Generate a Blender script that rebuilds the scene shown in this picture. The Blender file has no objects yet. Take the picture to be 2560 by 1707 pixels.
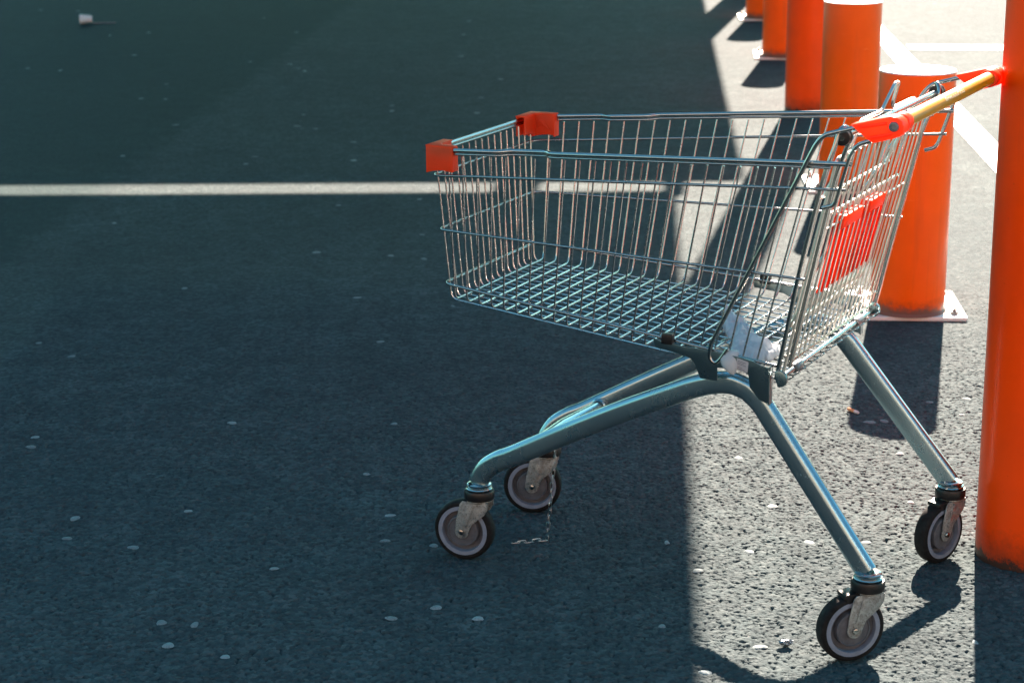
import bpy, bmesh, math, random
from math import sin, cos, pi, radians, sqrt
from mathutils import Vector as V, Matrix

random.seed(7)
sc = bpy.context.scene
COL = sc.collection

# ------------------------------------------------------------------ camera
cam_d = bpy.data.cameras.new('camera')
cam = bpy.data.objects.new('camera', cam_d)
COL.objects.link(cam)
_pitch, _roll = 0.268080, -0.0059337
_cp, _sp, _cr, _sr = cos(_pitch), sin(_pitch), cos(_roll), sin(_roll)
_fw = V((0, _cp, -_sp)); _rt = V((1, 0, 0)); _up = V((0, _sp, _cp))
_r2 = _cr * _rt + _sr * _up; _u2 = -_sr * _rt + _cr * _up
cam.matrix_world = Matrix(((_r2.x, _u2.x, -_fw.x, 0), (_r2.y, _u2.y, -_fw.y, 0),
                           (_r2.z, _u2.z, -_fw.z, 1.49872), (0, 0, 0, 1)))
cam_d.sensor_width = 36.0
cam_d.lens = 5096.87 / 2560 * 36.0
cam_d.clip_start = 0.05
cam_d.clip_end = 2000
cam_d.dof.use_dof = True
cam_d.dof.focus_distance = 3.95
cam_d.dof.aperture_fstop = 8.0
sc.camera = cam

# ------------------------------------------------------------------ sky, sun, exposure
SUN_EL, SUN_AZ = radians(33.0), radians(12.5)      # azimuth clockwise from +Y
w = bpy.data.worlds.new('World'); sc.world = w; w.use_nodes = True
nt = w.node_tree; nt.nodes.clear()
sky = nt.nodes.new('ShaderNodeTexSky'); sky.sky_type = 'NISHITA'
sky.sun_disc = False; sky.sun_elevation = SUN_EL; sky.sun_rotation = SUN_AZ
sky.air_density = 1.0; sky.dust_density = 0.6; sky.ozone_density = 1.6
bg = nt.nodes.new('ShaderNodeBackground'); bg.inputs['Strength'].default_value = 0.042
wo = nt.nodes.new('ShaderNodeOutputWorld')
tint = nt.nodes.new('ShaderNodeMix'); tint.data_type = 'RGBA'; tint.blend_type = 'MULTIPLY'
tint.inputs[0].default_value = 1.0; tint.inputs[7].default_value = (.54, 1.0, .91, 1)
nt.links.new(sky.outputs[0], tint.inputs[6]); nt.links.new(tint.outputs[2], bg.inputs[0]); nt.links.new(bg.outputs[0], wo.inputs[0])
sl = bpy.data.lights.new('sun', 'SUN'); sl.energy = 5.0; sl.angle = radians(0.53); sl.color = (1.0, 0.81, 0.68)
so = bpy.data.objects.new('sun', sl); COL.objects.link(so)
SUNV = V((sin(SUN_AZ) * cos(SUN_EL), cos(SUN_AZ) * cos(SUN_EL), sin(SUN_EL)))
so.rotation_euler = SUNV.to_track_quat('Z', 'Y').to_euler(); so.location = (3, 12, 9)
sc.view_settings.view_transform = 'Standard'; sc.view_settings.look = 'None'
sc.view_settings.exposure = 3.1; sc.view_settings.gamma = 1.0
sc.cycles.max_bounces = 8; sc.cycles.caustics_reflective = False; sc.cycles.caustics_refractive = False

# ------------------------------------------------------------------ mesh helpers
class MB:
    def __init__(s): s.v = []; s.f = []; s.m = []
    def add(s, vs, fs, mi=0):
        o = len(s.v); s.v += [tuple(p) for p in vs]
        for f in fs: s.f.append([i + o for i in f]); s.m.append(mi)
    def box(s, c, d, mi=0, rot=None):
        x, y, z = d[0] / 2, d[1] / 2, d[2] / 2
        vs = [V((a * x, b * y, e * z)) for a in (-1, 1) for b in (-1, 1) for e in (-1, 1)]
        if rot: vs = [rot @ p for p in vs]
        s.add([p + V(c) for p in vs], [(0, 1, 3, 2), (4, 6, 7, 5), (0, 4, 5, 1), (2, 3, 7, 6), (0, 2, 6, 4), (1, 5, 7, 3)], mi)
    def tube(s, pts, r, n=8, closed=False, mi=0, section=None):
        pts = [V(p) for p in pts]; k = len(pts); rings = []; prev = None
        for i, p in enumerate(pts):
            a = pts[i - 1] if (i or closed) else p
            b = pts[(i + 1) % k] if (i < k - 1 or closed) else p
            t = (b - a).normalized()
            if section:                                    # flat oval: section = (lateral dir, half lateral, half in plane)
                la = V(section[0]); la = (la - t * la.dot(t)).normalized(); ip = t.cross(la).normalized()
                hw, hh = section[1], section[2]; ring = []; hn = n // 2
                for e in (1, -1):
                    for j in range(hn):
                        an = pi * j / (hn - 1)
                        ring.append(p + la * (hw * cos(an) * e) + ip * (e * (hh - hw) + e * hw * sin(an)))
                rings.append(ring); continue
            if prev is None:
                q = V((0, 0, 1)) if abs(t.z) < .9 else V((1, 0, 0))
                nn = (q - t * q.dot(t)).normalized()
            else:
                nn = prev - t * prev.dot(t)
                nn = nn.normalized() if nn.length > 1e-6 else V((0, 0, 1))
            prev = nn; bb = t.cross(nn)
            rr = r(i / (k - 1)) if callable(r) else r
            rings.append([p + (nn * cos(2 * pi * j / n) + bb * sin(2 * pi * j / n)) * rr for j in range(n)])
        vs = [q for ring in rings for q in ring]; fs = []
        for i in range(k if closed else k - 1):
            a, b = i * n, ((i + 1) % k) * n
            for j in range(n): fs.append((a + j, a + (j + 1) % n, b + (j + 1) % n, b + j))
        if not closed:
            fs.append(tuple(range(n - 1, -1, -1))); fs.append(tuple((k - 1) * n + j for j in range(n)))
        s.add(vs, fs, mi)
    def lathe(s, prof, n=48, o=(0, 0, 0), M=None, mi=0, close=True):
        vs = []; fs = []; k = len(prof)
        for r, z in prof:
            for j in range(n):
                p = V((max(r, 1e-5) * cos(2 * pi * j / n), max(r, 1e-5) * sin(2 * pi * j / n), z))
                vs.append((M @ p if M else p) + V(o))
        for i in range(k - 1):
            for j in range(n): fs.append((i * n + j, i * n + (j + 1) % n, (i + 1) * n + (j + 1) % n, (i + 1) * n + j))
        if close:
            fs.append(tuple(range(n - 1, -1, -1))); fs.append(tuple((k - 1) * n + j for j in range(n)))
        s.add(vs, fs, mi)
    def prism(s, poly, fn, a, b, mi=0):
        """poly: 2-d outline, fn(p, t) -> 3-d point, extruded between t=a and t=b"""
        n = len(poly); vs = [fn(p, a) for p in poly] + [fn(p, b) for p in poly]
        fs = [tuple(range(n)), tuple(range(2 * n - 1, n - 1, -1))]
        for i in range(n): fs.append((i, i + n, (i + 1) % n + n, (i + 1) % n))
        s.add(vs, fs, mi)
    def build(s, name, mats, parent=None, ang=40, bevel=0):
        me = bpy.data.meshes.new(name); me.from_pydata(s.v, [], s.f)
        for m in (mats if isinstance(mats, (list, tuple)) else [mats]): me.materials.append(m)
        for p, i in zip(me.polygons, s.m): p.material_index = i; p.use_smooth = True
        bm = bmesh.new(); bm.from_mesh(me); bmesh.ops.recalc_face_normals(bm, faces=bm.faces)
        if bevel:
            es = [e for e in bm.edges if len(e.link_faces) == 2 and e.calc_face_angle(0) > radians(35)]
            bmesh.ops.bevel(bm, geom=es, offset=bevel, segments=2, affect='EDGES', profile=.6)
        bm.to_mesh(me); bm.free()
        me.set_sharp_from_angle(angle=radians(ang))
        o = bpy.data.objects.new(name, me); COL.objects.link(o)
        if parent: o.parent = parent
        return o

def fillet(pts, r, n=5):
    pts = [V(p) for p in pts]; out = [pts[0]]
    for i in range(1, len(pts) - 1):
        p = pts[i]; a = pts[i - 1] - p; b = pts[i + 1] - p
        la, lb = a.length, b.length; a.normalize(); b.normalize()
        rad = r[i - 1] if isinstance(r, (list, tuple)) else r
        d = min(rad, la * .49, lb * .49)
        p0, p1 = p + a * d, p + b * d
        for k in range(n + 1):
            t = k / n; out.append(p0 * (1 - t) ** 2 + p * 2 * t * (1 - t) + p1 * t * t)
    out.append(pts[-1]); return out

def empty(name, loc, rz=0):
    o = bpy.data.objects.new(name, None); COL.objects.link(o); o.location = loc; o.rotation_euler = (0, 0, rz)
    o.empty_display_size = .1
    return o
def tag(o, label=None, cat=None, group=None, kind=None):
    for k, x in (('label', label), ('category', cat), ('group', group), ('kind', kind)):
        if x: o[k] = x
    return o
def copy_tree(o, parent=None):
    c = o.copy(); COL.objects.link(c)
    if parent: c.parent = parent
    for ch in list(o.children): copy_tree(ch, c)
    return c

# ------------------------------------------------------------------ materials
def mat(name):
    m = bpy.data.materials.new(name); m.use_nodes = True; t = m.node_tree; b = t.nodes['Principled BSDF']
    return m, t, b
def node(t, kind, **kw):
    n = t.nodes.new(kind)
    for k, x in kw.items():
        if k.startswith('_'): setattr(n, k[1:], x)
        else: n.inputs[k.replace('__', ' ')].default_value = x
    return n
def ramp(t, src, stops, out=None, mode='LINEAR'):
    r = t.nodes.new('ShaderNodeValToRGB'); r.color_ramp.interpolation = mode
    e = r.color_ramp.elements
    while len(e) < len(stops): e.new(.5)
    for q, (p, c) in zip(e, stops):
        q.position = p; q.color = (c, c, c, 1) if isinstance(c, (int, float)) else (*c, 1)
    t.links.new(src, r.inputs[0])
    if out is not None: t.links.new(r.outputs[0], out)
    return r.outputs[0]
def mixc(t, fac, a, b, mode='MIX'):
    n = t.nodes.new('ShaderNodeMix'); n.data_type = 'RGBA'; n.blend_type = mode
    for s, x in ((n.inputs[0], fac), (n.inputs[6], a), (n.inputs[7], b)):
        if hasattr(x, 'links') or hasattr(x, 'is_linked'): t.links.new(x, s)
        elif isinstance(x, (int, float)): s.default_value = x
        else: s.default_value = (*x, 1)
    return n.outputs[2]
def bump(t, b, h, strength=.3, dist=.002, prev=None):
    n = node(t, 'ShaderNodeBump', Strength=strength, Distance=dist)
    t.links.new(h, n.inputs['Height'])
    if prev is not None: t.links.new(prev, n.inputs['Normal'])
    if b is not None: t.links.new(n.outputs[0], b.inputs['Normal'])
    return n.outputs[0]

def metal(name, col, rough, grime=.25, scale=25, metallic=1.0, bmp=.012):
    m, t, b = mat(name); tc = t.nodes.new('ShaderNodeTexCoord')
    n1 = node(t, 'ShaderNodeTexNoise', Scale=scale, Detail=6, Roughness=.65); t.links.new(tc.outputs['Object'], n1.inputs['Vector'])
    n2 = node(t, 'ShaderNodeTexNoise', Scale=scale * 9, Detail=4); t.links.new(tc.outputs['Object'], n2.inputs['Vector'])
    dark = tuple(c * (1 - grime) for c in col)
    f = ramp(t, n1.outputs[0], ((.35, 0), (.7, 1)))
    c = mixc(t, f, dark, col); t.links.new(c, b.inputs['Base Color'])
    r1 = ramp(t, n1.outputs[0], ((.3, rough * 1.35), (.75, rough * .75)), b.inputs['Roughness'])
    b.inputs['Metallic'].default_value = metallic
    bump(t, b, n2.outputs[0], bmp, .0006)
    return m
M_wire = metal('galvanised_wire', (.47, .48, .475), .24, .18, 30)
M_hoop = metal('darkened_hoop_wire', (.30, .31, .31), .22, .18, 30)  # same zinc wire; its dark reflections are put into the base colour
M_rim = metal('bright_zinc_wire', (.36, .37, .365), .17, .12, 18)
M_gate = metal('sunlit_gate_wire', (.62, .605, .57), .30, .15, 30)  # paler copy of the wire, sunlight put into the colour
M_tube = metal('galvanised_tube', (.30, .42, .46), .24, .16, 9, .9)
def scuff(m, k):
    t = m.node_tree; b = t.nodes['Principled BSDF']; tc = t.nodes.new('ShaderNodeTexCoord')
    mp = node(t, 'ShaderNodeMapping'); mp.inputs['Scale'].default_value = (60, 200, 26); mp.inputs['Rotation'].default_value = (0, .6, .4); t.links.new(tc.outputs['Object'], mp.inputs['Vector'])
    n = node(t, 'ShaderNodeTexNoise', Scale=1.0, Detail=4, Roughness=.6); t.links.new(mp.outputs[0], n.inputs['Vector'])
    old = b.inputs['Base Color'].links[0].from_socket
    c = mixc(t, ramp(t, n.outputs[0], ((.67, 0), (.72, k))), old, (.62, .66, .66))
    n2 = node(t, 'ShaderNodeTexNoise', Scale=150, Detail=3); t.links.new(tc.outputs['Object'], n2.inputs['Vector'])
    t.links.new(mixc(t, ramp(t, n2.outputs[0], ((.70, 0), (.74, .8))), c, (.04, .045, .045)), b.inputs['Base Color'])
scuff(M_tube, .6)
M_plate = metal('grey_zinc_sheet', (.15, .235, .26), .30, .15, 20, .9)
M_clip = metal('dark_zinc', (.20, .22, .24), .38, .3, 40, .8)

def dirty_fork():
    m, t, b = mat('dirty_zinc_fork'); tc = t.nodes.new('ShaderNodeTexCoord')
    n1 = node(t, 'ShaderNodeTexNoise', Scale=70, Detail=8, Roughness=.7); t.links.new(tc.outputs['Object'], n1.inputs['Vector'])
    n2 = node(t, 'ShaderNodeTexNoise', Scale=420, Detail=4); t.links.new(tc.outputs['Object'], n2.inputs['Vector'])
    f = ramp(t, n1.outputs[0], ((.40, 0), (.60, 1)))
    c = mixc(t, f, (.36, .40, .40), (.17, .172, .16))
    f2 = ramp(t, n2.outputs[0], ((.58, 0), (.68, 1)))
    t.links.new(mixc(t, f2, c, (.05, .04, .03)), b.inputs['Base Color'])
    ramp(t, n1.outputs[0], ((.4, .9), (.6, .15)), b.inputs['Metallic'])
    ramp(t, n1.outputs[0], ((.4, .35), (.6, .75)), b.inputs['Roughness'])
    bump(t, b, n1.outputs[0], .2, .001); return m
M_fork = dirty_fork()

def plastic(name, col, rough=.35, var=.12, scale=20, sub=0, dirt=None, coat=0, spec=.5):
    m, t, b = mat(name); b.inputs['Specular IOR Level'].default_value = spec; tc = t.nodes.new('ShaderNodeTexCoord')
    n1 = node(t, 'ShaderNodeTexNoise', Scale=scale, Detail=6, Roughness=.6); t.links.new(tc.outputs['Object'], n1.inputs['Vector'])
    c = mixc(t, ramp(t, n1.outputs[0], ((.35, 0), (.65, 1))), tuple(x * (1 - var) for x in col), col)
    if dirt:
        n3 = node(t, 'ShaderNodeTexNoise', Scale=scale * 4, Detail=8, Roughness=.75); t.links.new(tc.outputs['Object'], n3.inputs['Vector'])
        c = mixc(t, ramp(t, n3.outputs[0], ((.60, 0), (.74, .7))), c, dirt)
    t.links.new(c, b.inputs['Base Color'])
    ramp(t, n1.outputs[0], ((.3, rough * 1.3), (.7, rough * .8)), b.inputs['Roughness'])
    if sub:
        b.inputs['Subsurface Weight'].default_value = sub; b.inputs['Subsurface Radius'].default_value = (.02, .006, .003); b.inputs['Subsurface Scale'].default_value = .4
    b.inputs['Coat Weight'].default_value = coat; b.inputs['Coat Roughness'].default_value = .1
    n2 = node(t, 'ShaderNodeTexNoise', Scale=scale * 20, Detail=3); t.links.new(tc.outputs['Object'], n2.inputs['Vector'])
    bump(t, b, n2.outputs[0], .08, .0004); return m
M_orange = plastic('orange_plastic', (1.0, .12, .028), .36, .10, 25, 0, (.45, .04, .01))
def add_translucency(m, col, k):
    t = m.node_tree; b = t.nodes['Principled BSDF']; o = t.nodes['Material Output']
    tl = t.nodes.new('ShaderNodeBsdfTranslucent'); tl.inputs[0].default_value = (*col, 1)
    mx = t.nodes.new('ShaderNodeMixShader'); mx.inputs[0].default_value = k
    t.links.new(b.outputs[0], mx.inputs[1]); t.links.new(tl.outputs[0], mx.inputs[2]); t.links.new(mx.outputs[0], o.inputs[0])
add_translucency(M_orange, (1.0, .12, .03), .6)
M_panel = plastic('thin_orange_panel', (1.0, .16, .045), .36, .10, 25, 0, (.45, .04, .01)); add_translucency(M_panel, (1.0, .19, .06), .8)
M_yellow = plastic('yellow_plastic', (.44, .205, .0005), .40, .1, 12, 0, None, 0, .6)
M_print = plastic('white_print', (.80, .74, .55), .4)
M_rubber = plastic('black_rubber', (.010, .010, .010), .75, .3, 60, 0, (.035, .03, .026), 0, .18)
M_black = plastic('black_plastic', (.009, .009, .010), .34, .2, 40, 0, None, 0, .3)
M_wheelg = plastic('grey_wheel_plastic', (.19, .225, .285), .5, .2, 60, 0, (.13, .115, .11), 0, .3)
M_wheelh = plastic('brown_grey_hub_plastic', (.10, .107, .122), .55, .35, 60, 0, (.06, .05, .045), 0, .3)
M_label = plastic('pale_label', (.42, .42, .45), .5)
M_ink = plastic('label_ink', (.10, .10, .13), .5)

def paint_post(name, col, dirt_h, rust_h, rust):
    m, t, b = mat(name); tc = t.nodes.new('ShaderNodeTexCoord'); sp = t.nodes.new('ShaderNodeSeparateXYZ')
    t.links.new(tc.outputs['Object'], sp.inputs[0])
    n1 = node(t, 'ShaderNodeTexNoise', Scale=5, Detail=5, Roughness=.6); t.links.new(tc.outputs['Object'], n1.inputs['Vector'])
    n2 = node(t, 'ShaderNodeTexNoise', Scale=38, Detail=9, Roughness=.75); t.links.new(tc.outputs['Object'], n2.inputs['Vector'])
    n3 = node(t, 'ShaderNodeTexNoise', Scale=260, Detail=3); t.links.new(tc.outputs['Object'], n3.inputs['Vector'])
    c = mixc(t, ramp(t, n1.outputs[0], ((.35, 0), (.68, 1))), tuple(x * .86 for x in col), col)
    # chips and scuffs all over
    c = mixc(t, ramp(t, n2.outputs[0], ((.66, 0), (.72, .55))), c, (col[0] * .45, col[1] * .5, .012))
    c = mixc(t, ramp(t, n3.outputs[0], ((.73, 0), (.76, .5))), c, (.05, .02, .012))
    mp = node(t, 'ShaderNodeMapping'); mp.inputs['Scale'].default_value = (30, 30, 1.6); t.links.new(tc.outputs['Object'], mp.inputs['Vector'])
    n4 = node(t, 'ShaderNodeTexNoise', Scale=1.0, Detail=5, Roughness=.6); t.links.new(mp.outputs[0], n4.inputs['Vector'])
    c = mixc(t, ramp(t, n4.outputs[0], ((.56, 0), (.74, .45))), c, (col[0] * .55, col[1] * .7, .010))
    mp2 = node(t, 'ShaderNodeMapping'); mp2.inputs['Scale'].default_value = (7, 7, 60); mp2.inputs['Rotation'].default_value = (.5, .3, 0); t.links.new(tc.outputs['Object'], mp2.inputs['Vector'])
    n5 = node(t, 'ShaderNodeTexNoise', Scale=1.0, Detail=3); t.links.new(mp2.outputs[0], n5.inputs['Vector'])
    c = mixc(t, ramp(t, n5.outputs[0], ((.70, 0), (.74, .5))), c, (1.0, .22, .06))
    # grime that climbs from the base, ragged by noise
    ad = node(t, 'ShaderNodeMath', _operation='MULTIPLY_ADD'); t.links.new(n2.outputs[0], ad.inputs[0])
    ad.inputs[1].default_value = -dirt_h * 1.6; t.links.new(sp.outputs[2], ad.inputs[2])
    f = ramp(t, ad.outputs[0], ((0, 1), (1, 0)))
    mr = node(t, 'ShaderNodeMapRange'); t.links.new(ad.outputs[0], mr.inputs[0])
    mr.inputs[1].default_value = -dirt_h; mr.inputs[2].default_value = dirt_h * .55; mr.inputs[3].default_value = 1; mr.inputs[4].default_value = 0
    c = mixc(t, mr.outputs[0], c, (.10, .030, .014))
    mr2 = node(t, 'ShaderNodeMapRange'); t.links.new(ad.outputs[0], mr2.inputs[0])
    mr2.inputs[1].default_value = -dirt_h * .8 + rust_h * .6; mr2.inputs[2].default_value = -dirt_h * .8 + rust_h; mr2.inputs[3].default_value = 1; mr2.inputs[4].default_value = 0
    c = mixc(t, mr2.outputs[0], c, rust)
    t.links.new(c, b.inputs['Base Color'])
    ramp(t, n1.outputs[0], ((.3, .42), (.7, .28)), b.inputs['Roughness'])
    b.inputs['Specular IOR Level'].default_value = .16
    bump(t, b, n2.outputs[0], .05, .002); return m
M_post = paint_post('orange_post_paint', (1.0, .072, .001), .06, .022, (.06, .032, .024))
M_boll = paint_post('orange_bollard_paint', (.92, .105, .001), .05, .045, (.17, .085, .06))
M_cap = plastic('pale_cap_paint', (.72, .71, .68), .5, .1, 10)
M_base = metal('galvanised_base', (.70, .70, .68), .55, .12, 12, .3)
M_mark = None

def asphalt():
    m, t, b = mat('asphalt'); tc = t.nodes.new('ShaderNodeTexCoord'); co = tc.outputs['Object']
    v1 = node(t, 'ShaderNodeTexVoronoi', Scale=95); t.links.new(co, v1.inputs['Vector'])
    v2 = node(t, 'ShaderNodeTexVoronoi', Scale=210); t.links.new(co, v2.inputs['Vector'])
    n1 = node(t, 'ShaderNodeTexNoise', Scale=60, Detail=8, Roughness=.7); t.links.new(co, n1.inputs['Vector'])
    n2 = node(t, 'ShaderNodeTexNoise', Scale=1.1, Detail=6, Roughness=.6); t.links.new(co, n2.inputs['Vector'])
    n3 = node(t, 'ShaderNodeTexNoise', Scale=9, Detail=6, Roughness=.65); t.links.new(co, n3.inputs['Vector'])
    # stones: each its own grey
    bw = t.nodes.new('ShaderNodeSeparateColor'); t.links.new(v1.outputs['Color'], bw.inputs[0])
    c = ramp(t, bw.outputs[0], ((0, (.042, .058, .060)), (.55, (.060, .081, .084)), (1, (.092, .114, .114))))
    pit = ramp(t, n3.outputs[0], ((.40, 0), (.66, 1)))
    c = mixc(t, pit, mixc(t, .4, c, (.030, .036, .038)), c)
    c = mixc(t, ramp(t, n2.outputs[0], ((.36, .35), (.62, 0))), c, (.036, .046, .050))
    # an older, paler strip of surfacing running up the lot
    sp = t.nodes.new('ShaderNodeSeparateXYZ'); t.links.new(co, sp.inputs[0])
    ma = node(t, 'ShaderNodeMath', _operation='MULTIPLY_ADD'); t.links.new(sp.outputs[1], ma.inputs[0]); ma.inputs[1].default_value = -.068; t.links.new(sp.outputs[0], ma.inputs[2])
    wb = node(t, 'ShaderNodeMath', _operation='MULTIPLY_ADD'); t.links.new(n3.outputs[0], wb.inputs[0]); wb.inputs[1].default_value = .25; t.links.new(ma.outputs[0], wb.inputs[2])
    band = ramp(t, wb.outputs[0], ((0, 0), (1, 1)))
    mr = node(t, 'ShaderNodeMapRange'); t.links.new(wb.outputs[0], mr.inputs[0]); mr.inputs[1].default_value = -2.02; mr.inputs[2].default_value = -1.92
    c = mixc(t, mr.outputs[0], mixc(t, .62, c, (.026, .044, .045)), c)
    t.links.new(c, b.inputs['Base Color'])
    ramp(t, n1.outputs[0], ((.3, .62), (.7, .85)), b.inputs['Roughness'])
    b.inputs['Specular IOR Level'].default_value = .012
    h1 = ramp(t, v1.outputs['Distance'], ((0, 1), (.75, 0)))
    a = bump(t, None, n3.outputs[0], .3, .012)
    a = bump(t, None, h1, .5, .0042, a)
    h2 = ramp(t, v2.outputs['Distance'], ((0, 1), (.8, 0)))
    a = bump(t, None, h2, .5, .0016, a)
    bump(t, b, n1.outputs[0], .35, .004, a)
    return m
M_asph = asphalt()
def gum():
    m, t, b = mat('trodden_gum'); tc = t.nodes.new('ShaderNodeTexCoord')
    n1 = node(t, 'ShaderNodeTexNoise', Scale=6, Detail=4); t.links.new(tc.outputs['Object'], n1.inputs['Vector'])
    n2 = node(t, 'ShaderNodeTexNoise', Scale=300, Detail=6); t.links.new(tc.outputs['Object'], n2.inputs['Vector'])
    c = ramp(t, n1.outputs[0], ((.3, (.10, .125, .13)), (.65, (.24, .28, .28))))
    c = mixc(t, ramp(t, n2.outputs[0], ((.5, 0), (.7, .5))), c, (.05, .05, .05))
    t.links.new(c, b.inputs['Base Color']); b.inputs['Roughness'].default_value = .75; b.inputs['Specular IOR Level'].default_value = .05
    bump(t, b, n2.outputs[0], .5, .002); return m
M_gum = gum()
def linepaint():
    m, t, b = mat('worn_white_road_paint'); tc = t.nodes.new('ShaderNodeTexCoord')
    n1 = node(t, 'ShaderNodeTexNoise', Scale=70, Detail=8, Roughness=.7); t.links.new(tc.outputs['Object'], n1.inputs['Vector'])
    c = ramp(t, n1.outputs[0], ((.25, (.30, .30, .29)), (.42, (.78, .77, .74))))
    t.links.new(c, b.inputs['Base Color']); b.inputs['Roughness'].default_value = .7
    bump(t, b, n1.outputs[0], .5, .004); return m
M_line = linepaint()

# ------------------------------------------------------------------ ground, gum spots, lines
import numpy as np
g = MB()
GX0, GX1, GY0, GY1, GS = -1.4, 1.7, 2.9, 6.3, .0025
def relief():
    rng = np.random.default_rng(3); nx_, ny_ = int(round((GX1 - GX0) / GS)), int(round((GY1 - GY0) / GS))
    X, Y = np.meshgrid(np.linspace(GX0, GX1, nx_ + 1), np.linspace(GY0, GY1, ny_ + 1))
    H = np.full(X.shape, -9.0)
    for cell, rad, hv, amp in ((.0074, .0046, .0027, 1.0), (.0118, .0062, .0028, 1.0)):
        cw, chh = int((GX1 - GX0) / cell) + 4, int((GY1 - GY0) / cell) + 4
        jx, jy = rng.random((chh, cw)), rng.random((chh, cw)); hz = rng.normal(0, hv * .32, (chh, cw)); rs = rng.uniform(.7, 1.25, (chh, cw)) * rad
        ci, cj = ((Y - GY0) / cell).astype(int) + 1, ((X - GX0) / cell).astype(int) + 1
        for a in (-1, 0, 1):
            for b in (-1, 0, 1):
                i, j = ci + a, cj + b
                dx = X - (GX0 + (j - 1 + jx[i, j]) * cell); dy = Y - (GY0 + (i - 1 + jy[i, j]) * cell)
                d = np.sqrt(dx * dx + dy * dy) / rs[i, j]
                H = np.maximum(H, hz[i, j] + hv * (1 - d ** 6))
    H = np.clip(H, -.0075, .0055)
    # the mat of stones rides on slow unevenness, torn open here and there
    for sc_, am in ((.11, .0012), (.33, .0016)):
        gw, gh = int((GX1 - GX0) / sc_) + 3, int((GY1 - GY0) / sc_) + 3; R_ = rng.normal(0, 1, (gh, gw))
        fx, fy = (X - GX0) / sc_, (Y - GY0) / sc_; i, j = fy.astype(int), fx.astype(int); tx, ty = fx - j, fy - i
        tx, ty = tx * tx * (3 - 2 * tx), ty * ty * (3 - 2 * ty)
        H += am * ((R_[i, j] * (1 - tx) + R_[i, j + 1] * tx) * (1 - ty) + (R_[i + 1, j] * (1 - tx) + R_[i + 1, j + 1] * tx) * ty)
    e = np.minimum(np.minimum(X - GX0, GX1 - X) / .15, np.minimum((Y - GY0) / .05, (GY1 - Y) / 1.6)); e = np.clip(e, 0, 1)
    H = (H - .0036) * e * RELIEF
    for x, y, r in GUM:                                        # gum has filled the hollows it was trodden into
        i0, i1 = int((y - 1.6 * r - GY0) / GS), int((y + 1.6 * r - GY0) / GS) + 2; j0, j1 = int((x - 1.6 * r - GX0) / GS), int((x + 1.6 * r - GX0) / GS) + 2
        if i0 < 0 or j0 < 0 or i1 > ny_ or j1 > nx_: continue
        d = np.hypot(X[i0:i1, j0:j1] - x, Y[i0:i1, j0:j1] - y)
        H[i0:i1, j0:j1] = np.where(d < 1.35 * r, np.minimum(H[i0:i1, j0:j1], -.0012), H[i0:i1, j0:j1])
    return X, Y, H, nx_, ny_
RELIEF = .9
SPOTS = [(-2.251, 12.755), (-2.467, 12.62), (-2.149, 11.674), (-1.447, 11.352), (-2.638, 11.145), (-2.44, 11.05), (-1.776, 10.504), (-1.822, 10.012), (-1.697, 9.985), (-1.525, 9.202), (-1.624, 13.545), (-1.218, 11.251), (-1.152, 11.072), (-1.107, 10.966), (-0.969, 9.476), (-0.875, 9.07), (-0.965, 9.151), (-0.57, 9.733), (-0.561, 9.572), (-0.678, 8.715), (-0.646, 8.274), (-1.063, 8.373), (-1.082, 8.209), (-1.619, 8.412), (-0.634, 7.355), (-1.404, 7.063), (-0.341, 7.459), (-0.645, 6.58), (-0.306, 6.843), (-0.396, 6.525), (-0.285, 6.475), (-1.008, 6.099), (-0.467, 5.968), (-0.175, 5.858), (-0.276, 11.541), (-0.286, 12.568), (-0.051, 10.615), (-0.145, 9.974), (-1.328, 12.732), (-2.948, 14.026), (-3.223, 14.11), (-0.266, 13.297), (-0.159, 9.497), (-1.197, 5.333), (-1.317, 5.473), (-0.366, 5.465), (-1.137, 4.625), (-1.131, 4.552), (-0.682, 4.729), (-0.287, 4.713), (-0.928, 4.068), (-0.695, 4.108), (-0.92, 3.949), (-0.774, 3.895), (-0.474, 3.774), (-0.261, 4.073), (-0.329, 4.342), (-0.162, 3.895), (-0.653, 3.509), (-0.59, 3.498), (-0.624, 3.405), (-0.514, 3.353), (-0.146, 3.572), (-0.066, 3.519), (-0.228, 3.523), (-0.263, 3.924), (0.555, 4.116), (0.604, 3.899), (0.476, 3.85), (0.363, 3.75), (0.273, 3.478), (0.441, 3.382), (0.334, 3.275), (0.865, 4.705), (0.901, 4.712), (1.042, 4.865), (0.893, 4.464), (1.139, 4.891), (1.098, 4.758), (0.719, 3.897), (0.855, 4.135), (0.314, 3.904), (0.831, 3.396), (0.518, 4.44)]
def gum_spot(x, y, r):
    n = 14; ph = random.random() * 6; a = random.uniform(.75, 1.25)
    vs = [(x, y, .0004 + (.0016 if y > 6.3 or y < 3 else 0))]
    for k, (q, z) in enumerate(((.8, .0002), (1.0, -.0016))):
        for j in range(n):
            t = 2 * pi * j / n
            rr = r * q * (1 + .13 * sin(2 * t + ph) + .08 * sin(3 * t + 2 * ph) + random.uniform(-.05, .05))
            vs.append((x + rr * cos(t) * a, y + rr * sin(t) / a, z + (.0016 if y > 6.3 or y < 3 else 0)))
    fs = [(0, 1 + j, 1 + (j + 1) % n) for j in range(n)]
    fs += [(1 + j, 1 + n + j, 1 + n + (j + 1) % n, 1 + (j + 1) % n) for j in range(n)]
    g.add(vs, fs, 1)
GUM = [(x, y, random.uniform(.0075, .0125) + .0007 * max(0, y - 5)) for x, y in SPOTS]
for x, y, r in GUM: gum_spot(x, y, r)
X_, Y_, H_, NX_, NY_ = relief()
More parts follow.
